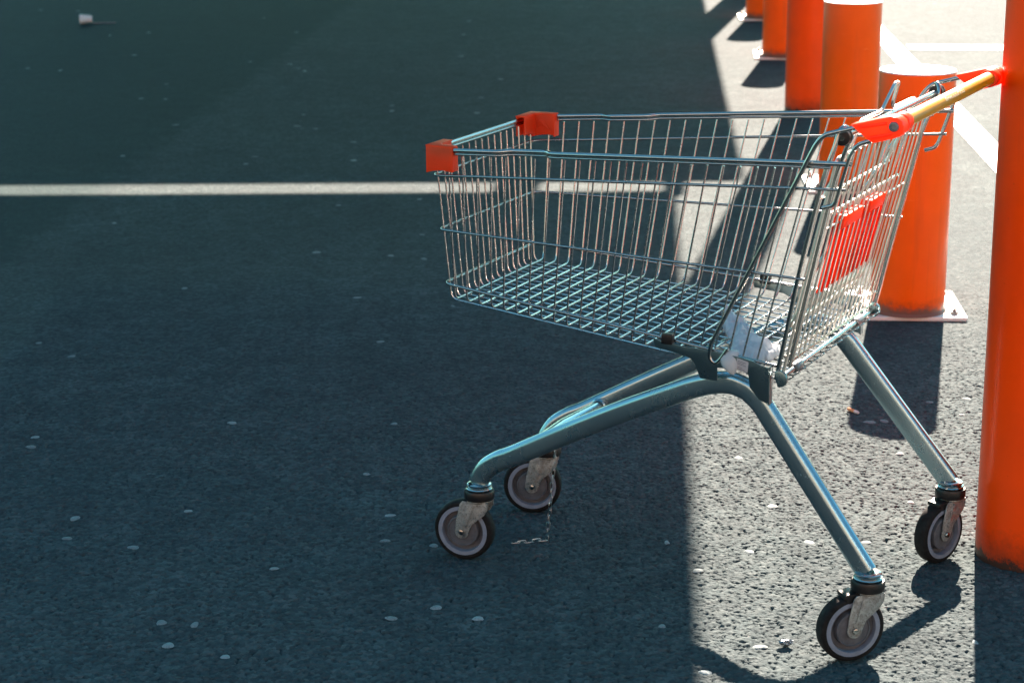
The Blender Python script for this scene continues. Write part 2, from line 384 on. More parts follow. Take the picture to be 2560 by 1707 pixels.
for k in range(90):                                           # more of the same beyond the photographed patch
    x, y = random.uniform(-9, 9), random.uniform(-4, 26)
    if abs(x) > .3 * abs(y) + .6 or y < 3: gum_spot(x, y, random.uniform(.007, .014))
def build_ground():
    o = [(-250, -120), (GX0, -120), (GX1, -120), (250, -120), (-250, GY0), (GX0, GY0), (GX1, GY0), (250, GY0), (-250, GY1), (GX0, GY1), (GX1, GY1), (250, GY1), (-250, 400), (GX0, 400), (GX1, 400), (250, 400)]
    q = []
    for r in range(3):
        for c in range(3):
            if (r, c) != (1, 1): q.append((4 * r + c, 4 * r + c + 1, 4 * r + c + 5, 4 * r + c + 4))
    base = np.array([(x, y, 0) for x, y in o]); grid = np.stack([X_, Y_, H_], -1).reshape(-1, 3)
    nb_, ng_ = len(base), len(grid)
    gi = np.arange(ng_).reshape(NY_ + 1, NX_ + 1) + nb_
    gq = np.stack([gi[:-1, :-1], gi[:-1, 1:], gi[1:, 1:], gi[1:, :-1]], -1).reshape(-1, 4)
    gv = np.array(g.v); go = nb_ + ng_
    loops = np.concatenate([np.array(q).ravel(), gq.ravel(), np.concatenate([np.array(f) + go for f in g.f])])
    sizes = np.concatenate([np.full(len(q) + len(gq), 4), np.array([len(f) for f in g.f])])
    me = bpy.data.meshes.new('ground'); vs = np.concatenate([base, grid, gv]).astype(np.float32)
    me.vertices.add(len(vs)); me.vertices.foreach_set('co', vs.ravel())
    me.loops.add(len(loops)); me.loops.foreach_set('vertex_index', loops.astype(np.int32))
    me.polygons.add(len(sizes)); st = np.concatenate([[0], np.cumsum(sizes)[:-1]]).astype(np.int32)
    me.polygons.foreach_set('loop_start', st)
    mi = np.concatenate([np.zeros(len(q) + len(gq)), np.ones(len(g.f))]).astype(np.int32)
    me.polygons.foreach_set('material_index', mi)
    me.update(calc_edges=True); me.validate()
    me.polygons.foreach_set('use_smooth', np.ones(len(sizes), dtype=bool))
    me.materials.append(M_asph); me.materials.append(M_gum)
    ob = bpy.data.objects.new('ground', me); COL.objects.link(ob); return ob
tag(build_ground(), kind='structure')

def strip(name, a, b, wd):
    a, b = V((*a, .004)), V((*b, .004)); d = (b - a).normalized(); n = V((-d.y, d.x, 0)) * wd / 2
    k = 60; vs = []; fs = []
    for i in range(k + 1):
        p = a.lerp(b, i / k)
        for s in (-1, 1): vs.append(p + n * (s * (1 + random.uniform(-.03, .02))))
    for i in range(k): fs.append((2 * i, 2 * i + 1, 2 * i + 3, 2 * i + 2))
    m = MB(); m.add(vs, fs); tag(m.build(name, M_line), kind='structure')
strip('parking_line', (1.35, -1.9), (2.50, 16.4), .118)
strip('parking_line', (2.30, 11.81), (7.5, 11.28), .20)

# ------------------------------------------------------------------ bollards, posts
ROW = V((.12093, 1.89366, 0)); R0 = V((1.02927, 3.82385, 0)); RD = math.atan2(-ROW.x, ROW.y)
def spot(k): return R0 + ROW * k
def make_bollard():
    e = empty('bollard', (0, 0, 0)); R = .107; H = .707
    m = MB(); m.lathe([(R, .012), (R, .1), (R, .3), (R, .5), (R, H - .006), (R - .0008, H - .003)], 64); m.build('post', M_boll, e, 35)
    m = MB(); m.lathe([(R - .001, H - .003), (R + .0004, H - .0025), (R - .0015, H + .001), (R - .02, H + .0016), (0, H + .0016)], 64); m.build('cap', M_cap, e, 30)
    m = MB(); m.box((.005, .06, .0062), (.31, .315, .012)); bp = m.build('base_plate', M_base, e, 30, .0015)
    for sx in (-.118, .128):
        for sy in (-.06, .18):
            m = MB(); m.lathe([(.012, 0), (.012, .009), (.006, .010), (.006, .018), (.005, .0195)], 6, (sx, sy, .0125)); m.build('bolt', M_fork, bp, 30)
    m = MB(); m.lathe([(R + .007, .0125), (R + .0035, .018), (R + .0005, .022)], 48, close=False); m.build('weld_bead', M_boll, e)
    return e
b0 = make_bollard()
BL = {1: 'short orange bollard right behind the cart handle, its pale cap fully in view',
      2: 'orange bollard behind the cart, its pale cap touching the top edge of the photo',
      4: 'orange bollard just beyond the second tall post, base plate showing on its left',
      5: 'smallest orange bollard in the far row, only its foot in view at the top'}
for i, (k, lab) in enumerate(BL.items()):
    o = b0 if i == 0 else copy_tree(b0)
    o.location = spot(k) + V((0, .03 if k == 1 else 0, 0)); o.rotation_euler = (0, 0, RD + (0, .02, -.03, .015)[i])
    tag(o, lab, 'bollard', 'orange bollards standing in a row')
def make_post():
    e = empty('orange_post', (0, 0, 0)); R = .107; H = 2.715
    m = MB(); m.lathe([(R, -.02), (R, .15), (R, .5), (R, 1.2), (R, 2.2), (R, H)], 72); m.build('shaft', M_post, e, 35)
    return e
p0 = make_post()
PL = {0: 'tall glossy orange post nearest the camera, cut by the right edge of the photo',
      3: 'tall orange post in the middle of the row, without a base plate',
      6: 'tall orange post farthest up the row, beyond the top edge of the photo'}
for i, (k, lab) in enumerate(PL.items()):
    o = p0 if i == 0 else copy_tree(p0)
    o.location = spot(k) + (V((.004, 0, 0)) if k == 0 else V((0, 0, 0))); o.rotation_euler = (0, 0, RD + i * .7)
    tag(o, lab, 'post', 'tall orange posts holding the canopy')

# ------------------------------------------------------------------ canopy that shades the lot (above and beyond the frame)
cn = empty('canopy', (0, 0, 0))
tag(cn, 'flat canopy roof on the tall orange posts, shading the left of the lot', 'canopy')
HC = 2.72; SH = V((SUNV.x / SUNV.z, SUNV.y / SUNV.z, 0)) * HC
nx, ny = V((.998, -.0637, 0)), V((.0637, .998, 0))
def slab(name, x0, x1, y0, y1, skew=True, z=HC, th=.10):
    """ground shadow rectangle (x at y=0 measured along the row) lifted to roof height"""
    m = MB(); vs = []
    for zz in (z, z + th):
        for x, y in ((x0, y0), (x1, y0), (x1, y1), (x0, y1)):
            vs.append(V((x + .0686 * y, y, 0)) + SH + V((0, 0, zz)))
    m.add(vs, [(0, 1, 2, 3), (7, 6, 5, 4), (0, 4, 5, 1), (1, 5, 6, 2), (2, 6, 7, 3), (3, 7, 4, 0)])
    return m.build(name, M_plate, cn, 30)
slab('roof_panel', -4.2, .106, 1.6, 7.592)
slab('roof_panel', -6.5, .375, 7.925, 17.5)
slab('cross_beam', -.575, -.415, 7.60, 7.92, z=HC + .012, th=.07)
slab('edge_beam', .072, .143, 7.60, 7.92, z=HC + .014, th=.06)

# ------------------------------------------------------------------ unseen store front added behind the camera for bounce light and reflections
bd = empty('bounce_building', (0, -11, 0))
tag(bd, 'unseen red brown store front added behind the camera to bounce sunlight', 'bounce building')
M_clad = plastic('bounce_cladding', (.27, .19, .145), .7, .15, .6)  # warm tone tuned for the light this added wall throws back
m = MB(); m.box((0, -4, 3.2), (70, 8, 6.4)); m.build('wall', M_clad, bd, 30)
m = MB(); m.box((0, .06, 6.25), (70.4, .5, .5)); m.build('parapet', M_plate, bd, 30)
for k in range(-4, 5):
    m = MB(); m.box((k * 7.2, .03, 1.5), (3.0, .12, 2.4)); wn = m.build('window', M_black, bd, 30)
    m = MB(); m.box((k * 7.2, .07, .24), (3.2, .22, .10)); m.build('sill', M_plate, wn, 30)

# ------------------------------------------------------------------ the shopping cart (cart axes: x to the rear, y to the far side)
CA = radians(-27.1289); CP = V((.425864, 3.736001, 0))
cart = empty('shopping_cart', CP, CA)
tag(cart, 'empty wire shopping cart with orange corner caps and yellow handle, half in the sun', 'shopping cart')
def sv(u, z, off=0): return .2012 + .10736 * u + .08295 * z + off
def sp_(u, z, s, off=0): return V((u, s * sv(u, z, off), z))
def rimz(u): return .829 + (u + .542) * .064
def floorz(u): return .541 - .078 * (u + .502)
def frontu(z): return -.537 + (.834 - z) * .07
# rear face (gate) plane
def gu(z): return .185 + .23 * (z - .491)

bk = MB(); N = 24
# each side wire runs down one side, across the floor and up the other side
for i in range(N):
    ub = -.502 + .0275 * i; ut = -.500 + .0320 * i; zt = rimz(ut) - .008
    zf = floorz(ub)
    path = [sp_(ut, zt, -1), sp_(ub, zf, -1), sp_(ub, zf, 1), sp_(ut, zt, 1)]
    bk.tube(fillet(path, .016, 4), .0017, 8)
# each front wire runs down the front face and back along the floor
NF_ = 16
for j in range(NF_):
    s = -1 + 2 * j / (NF_ - 1)
    u0, z0 = frontu(.82), .822; u1, z1 = frontu(.548) , floorz(-.512) - .0038
    v0, v1, v2 = s * (sv(u0, z0) - .012), s * (sv(u1, z1) - .012), s * (sv(.185, .49) - .012)
    bk.tube(fillet([(u0, v0, z0), (u1, v1, z1), (.190, v2, floorz(.190) - .0038), (.203, v2, floorz(.19) + .006)], .016, 4), .0016, 8)
basket = bk.build('basket', M_wire, cart)
def hoop(za, zb, ub_end, r, off, name='hoop'):
    fa = frontu(za); f = lambda u: za + (zb - za) * (u - fa) / (ub_end - fa)
    p = [sp_(ub_end, zb, -1, off), sp_(-.1, f(-.1), -1, off), sp_(fa - off, za, -1, off), sp_(fa - off, za, 1, off), sp_(-.1, f(-.1), 1, off), sp_(ub_end, zb, 1, off)]
    m = MB(); m.tube(fillet(p, [.02, .022, .022, .02], 6), r, 10); return m.build(name, M_hoop, basket)
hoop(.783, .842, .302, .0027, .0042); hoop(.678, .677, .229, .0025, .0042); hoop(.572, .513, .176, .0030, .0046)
# double rim: a heavy wire above a thin one, jogged inwards on either side
def rim(dz, r, off, end):
    fu = frontu(.834); L = []
    for s in (-1, 1):
        q = [(end, 0), (-.272, 0), (-.288, -.016), (-.366, -.016), (-.386, 0), (fu - off, 0)]
        L.append([sp_(u, rimz(u) + dz, s, off + k) for u, k in q])
    p = L[0] + L[1][::-1]
    m = MB(); m.tube(fillet(p, [.008, .008, .008, .008, .012, .012, .008, .008, .008, .008], 4), r, 12); return m.build('rim', M_rim, basket)
rim(.003, .0043, .004, .312); rim(-.0042, .0025, .0035, .275)

# orange corner caps
def corner_cap(s):
    m = MB(); fu = frontu(.82) - .009
    def P(a, b, z): return V((a, s * b, z))
    vo = sv(fu, .815) + .0105; th = .006
    def wall(p0, p1, inward, z0a, z0b, z1, th):
        # vertical wall between two plan points with rounded foot
        k = 8; top = []; bot = []
        for i in range(k + 1):
            t = i / k; x = p0[0] + (p1[0] - p0[0]) * t; y = p0[1] + (p1[1] - p0[1]) * t
            zb = z0a + (z0b - z0a) * t - .004 * sin(pi * t) * -1
            top.append((x, y, z1)); bot.append((x, y, zb))
        vs = []; 
        for (x, y, z), (x2, y2, zb) in zip(top, bot):
            vs += [P(x, y, z), P(x2, y2, zb), P(x + inward[0] * th, y + inward[1] * th, z), P(x + inward[0] * th, y + inward[1] * th, zb)]
        fs = []
        for i in range(k):
            a, b = 4 * i, 4 * (i + 1)
            fs += [(a, b, b + 1, a + 1), (a + 2, a + 3, b + 3, b + 2), (a, a + 2, b + 2, b), (a + 1, b + 1, b + 3, a + 3)]
        fs += [(0, 1, 3, 2), (4 * k, 4 * k + 2, 4 * k + 3, 4 * k + 1)]
        m.add(vs, fs)
    zt = .8395; ux = -.486
    vs_side = sv(ux, .815) + .0105
    wall((fu, vo), (ux, vs_side), (0, -1), .789, .794, zt, .0035)                     # outer side wall
    wall((fu + .004, vo - .0175), (ux, vs_side - .0175), (0, -1), .793, .798, zt, .003)   # inner side wall
    wall((fu, vo), (fu, vo - .068), (1, 0), .789, .800, zt, .0035)                   # outer front wall
    wall((fu + .0165, vo - .018), (fu + .0165, vo - .066), (1, 0), .795, .802, zt, .003)
    zt2 = zt + .0028                                                                     # lid
    poly = [(fu - .0006, vo + .0006), (ux + .001, vs_side + .0006), (ux + .001, vs_side - .0211), (fu + .0199, vo - .0211), (fu + .0199, vo - .069), (fu - .0006, vo - .069)]
    m.prism(poly, lambda p, t: P(p[0], p[1], t), zt - .0004, zt2)
    # end lip
    for (x, y) in ((ux - .001, vs_side - .010),):
        m.box(P(x + .0015, y, .8175), (.003, .0222, .045))
    # raised swoosh on the inner face
    tri = [(-.53, .803), (-.517, .8285), (-.512, .830), (-.507, .8265), (-.496, .812), (-.488, .806), (-.498, .8125), (-.509, .8165), (-.519, .814)]
    m.prism(tri, lambda p, t: P(p[0], sv(p[0], .815) + .0105 - .0205 - t, p[1]), -.0004, .0022)
    return m.build('corner_cap', M_orange, basket, 35, .0012)
corner_cap(-1); corner_cap(1)

# rear uprights with their curl over the pivot bushes
for s in (-1, 1):
    m = MB()
    P = [sp_(.175, .487, s, .002), sp_(.220, .695, s, .002), sp_(.262, .868, s, -.006), V((.277, s * .292, .912)), V((.281, s * .288, .938)), V((.289, s * .276, .944)), V((.296, s * .268, .925)), V((gu(.86), s * .258, .86)), V((gu(.51) + .004, s * .250, .51))]
    m.tube(fillet(P, [.02, .02, .012, .008, .008, .012, .02], 5), .0042, 10); m.build('rear_upright', M_rim, cart)
# slanted brace from the handle cap down to the floor hoop, ending in a U, and the nesting hook
for s in (-1, 1):
    m = MB(); o = .012
    P = [V((.345, s * .322, .957)), sp_(.266, .934, s, o), sp_(.252, .918, s, o), sp_(.051, .535, s, o), sp_(.049, .510, s, o), sp_(.060, .501, s, o), sp_(.070, .510, s, o), sp_(.084, .532, s, o - .002)]
    m.tube(fillet(P, [.012, .012, .012, .008, .008, .006], 5), .0040, 10); m.build('brace', M_rim, cart)
    m = MB()
    P = [V((.372, s * .324, .940)), V((.322, s * .319, .921)), sp_(.311, .903, s, .008), sp_(.287, .823, s, .008), sp_(.281, .814, s, .008), sp_(.262, .808, s, .008)]
    m.tube(fillet(P, [.012, .012, .008, .006], 5), .0036, 10); m.build('nesting_hook', M_rim, cart)

# rear gate, hung from the pivot rail
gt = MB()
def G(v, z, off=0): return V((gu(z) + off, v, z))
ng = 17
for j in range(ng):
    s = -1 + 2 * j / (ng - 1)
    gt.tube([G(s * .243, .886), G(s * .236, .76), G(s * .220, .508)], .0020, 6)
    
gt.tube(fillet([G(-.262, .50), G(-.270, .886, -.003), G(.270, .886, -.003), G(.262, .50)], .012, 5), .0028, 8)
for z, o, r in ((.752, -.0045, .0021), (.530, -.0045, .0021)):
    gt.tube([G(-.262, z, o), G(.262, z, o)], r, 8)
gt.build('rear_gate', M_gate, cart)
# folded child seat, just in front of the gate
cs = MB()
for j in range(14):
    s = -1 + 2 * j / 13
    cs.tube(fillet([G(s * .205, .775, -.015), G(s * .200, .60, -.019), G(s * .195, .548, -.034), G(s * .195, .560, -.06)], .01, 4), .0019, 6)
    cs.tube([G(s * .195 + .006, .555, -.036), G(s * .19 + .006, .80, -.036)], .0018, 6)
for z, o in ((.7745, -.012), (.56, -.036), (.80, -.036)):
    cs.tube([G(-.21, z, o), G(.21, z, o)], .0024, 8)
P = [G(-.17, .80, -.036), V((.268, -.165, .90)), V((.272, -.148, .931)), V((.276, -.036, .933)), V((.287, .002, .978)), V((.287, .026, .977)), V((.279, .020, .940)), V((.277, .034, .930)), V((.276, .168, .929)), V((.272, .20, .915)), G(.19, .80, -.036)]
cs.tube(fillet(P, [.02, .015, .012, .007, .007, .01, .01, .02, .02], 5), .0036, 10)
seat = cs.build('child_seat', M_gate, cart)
# orange seat panel with slotted top edge
m = MB(); z0, z1 = .620, .757
def prof():
    pts = [(-.150, z0), (.140, z0)]
    top = [(.140, .728), (.134, .741), (.100, .744), (.098, .757), (.008, .7575), (.005, .742), (-.022, .742), (-.026, .752), (-.036, .7575), (-.138, .757), (-.148, .748), (-.150, .735)]
    return pts + top
m.prism(prof(), lambda p, t: G(p[0], p[1], t), -.0105, -.0065)
for j in range(9):                                             # ribs between the wires, capped by hoods
    v = -.138 + .0325 * j
    if v > .135: break
    m.prism([(v - .006, z0 + .002), (v + .006, z0 + .002), (v + .006, .735), (v, .742), (v - .006, .735)], lambda p, t: G(p[0], p[1], t), -.0068, -.0015)
for a, b in ((-.147, -.036), (.006, .099)):
    m.prism([(a, .738), (b, .738), (b + .001, .757), (b - .004, .7625), (a + .005, .7625), (a - .001, .757)], lambda p, t: G(p[0], p[1], t), -.0165, .0042)
m.build('seat_panel', M_panel, seat, 35, .0008)

# pivot rail with rubber bushes
m = MB(); m.tube([(.287, -.292, .9255), (.287, .292, .9255)], .0052, 14); pr = m.build('pivot_rail', M_rim, cart)
for s in (-1, 1):
    m = MB(); m.lathe([(.008, -.011), (.0135, -.010), (.0145, -.004), (.0125, 0), (.0145, .004), (.0135, .010), (.008, .011)], 24, (.287, s * .281, .9255), Matrix.Rotation(pi / 2, 3, 'X')); m.build('bush', M_black, pr)

# handle
HU, HZ = .386, .9575
m = MB(); m.tube([(HU, -.292, HZ), (HU, .292, HZ)], .0124, 28); hd = m.build('handle', M_yellow, cart)
m = MB()                                                       # worn, unreadable print along the tube
def hp(v, a, r=.01255): return V((HU + r * cos(a), v, HZ + r * sin(a)))
glyph = 0; vv = -.060
while vv < .062:
    wd = random.choice((.008, .009, .010)); strokes = random.choice(((0, 1, .5), (0, 1), (0, .5, 1), (0, 1)))
    for t in strokes:
        v = vv + wd * t
        m.add([hp(v, .35), hp(v + .0016, .35), hp(v + .0016, .85), hp(v, .85), hp(v, .6), hp(v + .0016, .6)], [(0, 1, 5, 4), (4, 5, 2, 3)])
    a = random.choice((.37, .6, .8))
    m.add([hp(vv, a), hp(vv + wd, a), hp(vv + wd, a + .09), hp(vv, a + .09)], [(0, 1, 2, 3)])
    vv += wd + .005
m.build('print', M_print, hd)
CAPP = [(.314, .956), (.336, .962), (.362, .969), (.381, .9745), (.392, .973), (.400, .967), (.4035, .958), (.4025, .949), (.397, .942), (.388, .9385), (.37, .933), (.353, .928), (.342, .935), (.328, .945)]
for s in (-1, 1):
    m = MB()
    m.prism(CAPP, lambda p, t: V((p[0], s * t, p[1])), .303, .334)
    m.prism([(.325, .9545), (.375, .9645), (.375, .9595), (.335, .9515)], lambda p, t: V((p[0], s * t, p[1])), .333, .3365)
    m.prism([(.350, .9335), (.385, .9435), (.385, .9475), (.343, .9385)], lambda p, t: V((p[0], s * t, p[1])), .333, .3362)
    R_ = Matrix.Rotation(pi / 2, 3, 'X')
    m.lathe([(.0126, -.017), (.0160, -.0165), (.0172, -.012), (.0172, .012)], 32, (HU, s * .287, HZ), R_ if s < 0 else R_.inverted())
    hc = m.build('handle_cap', M_orange, cart, 35, .0022)
    m = MB(); m.lathe([(.0086, -.002), (.0086, .0015), (.0072, .0032), (.0050, .0034), (.0044, .0012), (0, .0010)], 24, (HU + .001, s * .334, HZ), R_ if s < 0 else R_.inverted()); m.build('bolt', M_clip, hc)

# undercarriage
def tv(u): return .2187 + .1382 * u
TU = [(-.475, .163), (-.472, .172), (-.455, .196), (-.425, .217), (-.396, .231), (-.331, .267), (-.233, .321), (-.140, .370), (-.030, .424), (.011, .4425), (.050, .4555), (.085, .459), (.113, .452)]
def catmull(P, n=6):
    P = [V(p) for p in P]; out = []
    for i in range(len(P) - 1):
        a, b, c, d = P[max(i - 1, 0)], P[i], P[i + 1], P[min(i + 2, len(P) - 1)]
        for k in range(n):
            t = k / n
            out.append(.5 * ((2 * b) + (c - a) * t + (2 * a - 5 * b + 4 * c - d) * t * t + (3 * b - a - 3 * c + d) * t ** 3))
    out.append(P[-1]); return out
for s in (-1, 1):
    up = [(u, z) for u, z in TU if u < .12]
    pts = catmull([V((u, s * tv(u), z)) for u, z in up], 5)
    bend = fillet([V((u, s * tv(u), z)) for u, z in ((.113, .452), (.139, .434), (.354, .160))], .03, 8)
    m = MB(); pts = pts[:-1] + bend
    lat = V((-.1382, s * 1, 0)).normalized() if s > 0 else V((.1382, 1, 0)).normalized()
    m.tube(pts, 0, 24, section=(lat, .0122, .0208)); m.build('frame_tube', M_tube, cart, 60)
m = MB(); m.tube([(-.355, -.160, .256), (-.366, 0, .252), (-.355, .160, .250)], .0125, 20); xb = m.build('cross_tube', M_tube, cart)
for s in (-1, 1):
    m = MB(); m.lathe([(.0126, -.003), (.0155, 0), (.0126, .004)], 20, (-.355, s * .150, .253), Matrix.Rotation(pi / 2, 3, 'X'), close=False); m.build('weld_bead', M_tube, xb)
PLT = [(-.064, .531), (-.058, .514), (-.030, .511), (.002, .507), (.013, .502), (.021, .491), (.029, .468), (.063, .468), (.064, .494), (.104, .496), (.118, .494), (.125, .489), (.127, .466), (.145, .445), (.163, .440), (.165, .509), (.150, .511), (.143, .514), (.135, .5175), (.111, .5205), (.064, .5235), (.030, .525), (.016, .5245), (.004, .524), (-.012, .525), (-.036, .529), (-.049, .5285), (-.056, .531)]
for s in (-1, 1):
    m = MB()
    def PF(p, t): return V((p[0], s * (.2565 + .10 * p[0] - .14 * (.52 - p[1]) + t), p[1]))
    m.prism(PLT, PF, 0, .0025)
    m.prism([(0, 0), (0, 1)] and [(.163, .440), (.1655, .440), (.1655, .509), (.163, .509)], lambda p, t: V((p[0], s * (.271 - t), p[1])), .002, .018)
    pl = m.build('side_plate', M_plate, cart, 30, .0007)
    m = MB(); m.box((-.035, s * .2525, .5335), (.021, .015, .019)); m.build('plate_clip', M_black, pl, 30, .002)
    if s < 0:
        m = MB(); LB = [(.104, .519), (.1265, .5145), (.1235, .4935), (.101, .4965)]
        m.prism(LB, PF, .0025, .0030); lb = m.build('rating_label', M_label, pl, 30)
        m = MB()
        for r in range(7):
            if r == 3: continue
            z = .5145 - .0028 * r; a = .1055 - r * .0004; ln = (.016, .012, .017, 0, .010, .015, .016)[r]
            m.prism([(a, z), (a + ln, z - .2 * ln), (a + ln, z - .2 * ln - .0009), (a, z - .0009)], PF, .0030, .0032)
        m.build('label_print', M_ink, lb)

# lower hinge rod with clips and half-moon ends
m = MB(); m.tube([(.183, -.272, .490), (.183, .272, .490)], .0047, 14); ax = m.build('hinge_rod', M_rim, cart)
m = MB(); m.tube([(.192, -.26, .516), (.192, .26, .512)], .0022, 8); m.build('floor_end_wire', M_wire, cart)
for s in (-1, 1):
    m = MB(); m.lathe([(.0052, -.017), (.0088, -.0165), (.0098, -.012), (.0098, .012), (.0088, .0165), (.0052, .017)], 20, (.182, s * .176, .4895), Matrix.Rotation(pi / 2, 3, 'X')); m.build('rod_clip', M_clip, ax)
    m = MB(); hm = [(.183 + .0155 * cos(a), .491 + .0155 * sin(a)) for a in [radians(x) for x in range(-100, 120, 20)]] + [(.176, .505), (.175, .492), (.180, .480)]
    m.prism(hm, lambda p, t: V((p[0], s * t, p[1])), .264, .2735); m.build('rod_end', M_plate, ax, 35, .003)

# castors
def castor(u, v, az, rear):
    """az: compass bearing of the wheel axle pointing away from the camera, world; fork trails to its left"""
    a = radians(az) - 0; wx = V((sin(a), cos(a), 0))                   # axle, world
    R3 = Matrix.Rotation(-CA, 3, 'Z'); axl = R3 @ wx; tr = V((-axl.y, axl.x, 0))
    M = Matrix((tr, axl, V((0, 0, 1)))).transposed()                 # local: x trail, y axle, z up
    top = V((u, v, 0)); WR = .0615; c = top + tr * .031 + V((0, 0, WR))
    def L(p): return top + M @ V(p)
    m = MB()
    # fork: crown disc plus two cheeks
    m.lathe([(.0225, .1235), (.0262, .126), (.0262, .1285), (.020, .1300)], 32, top)
    ck = [(-.0245, .1262), (.0235, .1262), (.0315, .118), (.0400, .075), (.0448, .0615 + .003)]
    arc = [(.031 + .0142 * cos(t), .0615 + .0142 * sin(t)) for t in [radians(x) for x in range(0, -181, -20)]]
    ck = [(-.0245, .1262), (.0290, .1262), (.0345, .120), (.0425, .085), (.0452, .0615)] + arc + [(.010, .078), (-.016, .100), (-.0232, .112)]
    for sd in (-1, 1):
        m.prism(ck, lambda p, t: L((p[0], sd * t, p[1])), .0178, .0203)
        m.prism([(.004, .120), (.018, .120), (.030, .076), (.022, .071)], lambda p, t: L((p[0], sd * t, p[1])), .0200, .0221)   # pressed rib
    fk = m.build('castor', M_fork, cart, 35, .0008)
    m = MB(); m.lathe([(.0235, .1290), (.0292, .1295), (.0300, .1325), (.0300, .1445), (.0288, .1475), (.024, .1485)], 40, top); m.build('swivel_ring', M_black, fk)
    m = MB(); m.lathe([(.021, .1480), (.0255, .1490), (.0262, .1515), (.0250, .1535), (.0215, .1545), (.0235, .1575), (.0240, .1600), (.0215, .1620), (.010, .1640)], 40, top); m.build('collar', M_rim, fk)
    MW = M @ Matrix.Rotation(-pi / 2, 3, 'X')                           # lathe axis along axle
    m = MB(); h = .0150
    m.lathe([(.0512, -h + .0005), (.0560, -h), (.0590, -h + .0020), (.0610, -h + .0060), (WR, 0), (.0610, h - .0060), (.0590, h - .0020), (.0560, h), (.0512, h - .0005)], 64, c, MW, close=False); m.build('tyre', M_rubber, fk, 50)
    m = MB(); m.lathe([(.0515, -h + .0012), (.0508, -h + .0002), (.0430, -h + .0002), (.0418, -h + .0115), (.0418, h - .0115), (.0430, h - .0002), (.0508, h - .0002), (.0515, h - .0012)], 64, c, MW, close=False); m.build('wheel_rim', M_wheelg, fk, 30)
    m = MB(); m.lathe([(.0420, -h + .0110), (.0335, -h + .0118), (.0318, -h + .0006), (.0296, -h - .0004), (.0285, -h + .0015), (.010, -h + .0005), (.006, -h - .001), (.006, h + .001), (.010, h - .0005), (.0285, h - .0015), (.0296, h + .0004), (.0318, h - .0006), (.0335, h - .0118), (.0420, h - .0110)], 64, c, MW, close=False); m.build('hub', M_wheelh, fk, 30)
    m = MB(); m.lathe([(.0030, -.0250), (.0050, -.0243), (.0058, -.0225), (.0058, -.020), (.0058, .020), (.0058, .0225), (.0050, .0243), (.0030, .0250)], 20, c, MW); m.build('axle_bolt', M_rim, fk)
    if rear:
        m = MB(); m.prism([(.020, .128), (.050, .127), (.051, .120), (.046, .119), (.046, .114), (.040, .110), (.024, .118)], lambda p, t: L((p[0], t, p[1])), -.0150, .0150); m.build('thread_guard', M_black, fk, 35, .001)
castor(.357, -.268, -16, True); castor(.357, .268, -40, True); castor(-.475, -.153, 18.5, False); castor(-.475, .153, 6.6, False)

# ------------------------------------------------------------------ chain hanging from the cross tube
RC = Matrix.Rotation(CA, 3, 'Z')
def W3(p): return RC @ V(p) + CP
def bagmat():
    m, t, b = mat('milky_plastic_film'); tc = t.nodes.new('ShaderNodeTexCoord')
    n1 = node(t, 'ShaderNodeTexNoise', Scale=45, Detail=6); t.links.new(tc.outputs['Object'], n1.inputs['Vector'])
    b.inputs['Base Color'].default_value = (.72, .75, .78, 1); b.inputs['Roughness'].default_value = .3
    tl = t.nodes.new('ShaderNodeBsdfTranslucent'); tl.inputs[0].default_value = (.70, .74, .78, 1)
    tp = t.nodes.new('ShaderNodeBsdfTransparent')
    mx = node(t, 'ShaderNodeMixShader'); mx.inputs[0].default_value = .45
    t.links.new(b.outputs[0], mx.inputs[1]); t.links.new(tl.outputs[0], mx.inputs[2])
    m2 = node(t, 'ShaderNodeMixShader'); ramp(t, n1.outputs[0], ((.3, .02), (.7, .12)), m2.inputs[0])
    t.links.new(mx.outputs[0], m2.inputs[1]); t.links.new(tp.outputs[0], m2.inputs[2])
    t.links.new(m2.outputs[0], t.nodes['Material Output'].inputs[0])
    bump(t, b, n1.outputs[0], .5, .004); return m
M_bag = bagmat()
ch = MB()
def link(c, d, side, L=.0092, Wd=.0036, r=.00085):
    d = V(d).normalized(); s = V(side); s = (s - d * s.dot(d)).normalized(); pts = []
    for k in range(12):
        a = 2 * pi * k / 12; x, y = cos(a), sin(a)
        pts.append(V(c) + d * (x * Wd + math.copysign(L - Wd, x) * (1 if abs(x) > .2 else abs(x) / .2)) + s * (y * Wd))
    ch.tube(pts, r, 6, closed=True)
cx_, cy_ = -.401, -.008
top = V((-.374, -.008, .238)); bot = V((cx_ + .004, cy_, .006)); nl = 17
for k in range(nl):
    p = top.lerp(bot, k / (nl - 1)); ang = k * pi / 2 + .3 * sin(k)
    link(W3(p), RC @ (bot - top), RC @ V((cos(ang), sin(ang), .0)))
end = V((-.457, -.056, .0025)); st = V((cx_, cy_, .0025))
for k in range(5):
    p = st.lerp(end, (k + .3) / 5) + V((0, .003 * sin(k * 2), .001 * (k % 2)))
    link(W3(p), RC @ (end - st), RC @ (V((0, 0, 1)) if k % 2 else V((.6, -.7, .2))))
tag(ch.build('chain', metal('bright_chain_steel', (.42, .42, .42), .3, .15, 60)), 'thin steel chain hanging under the cart front with its end lying on the asphalt', 'chain')

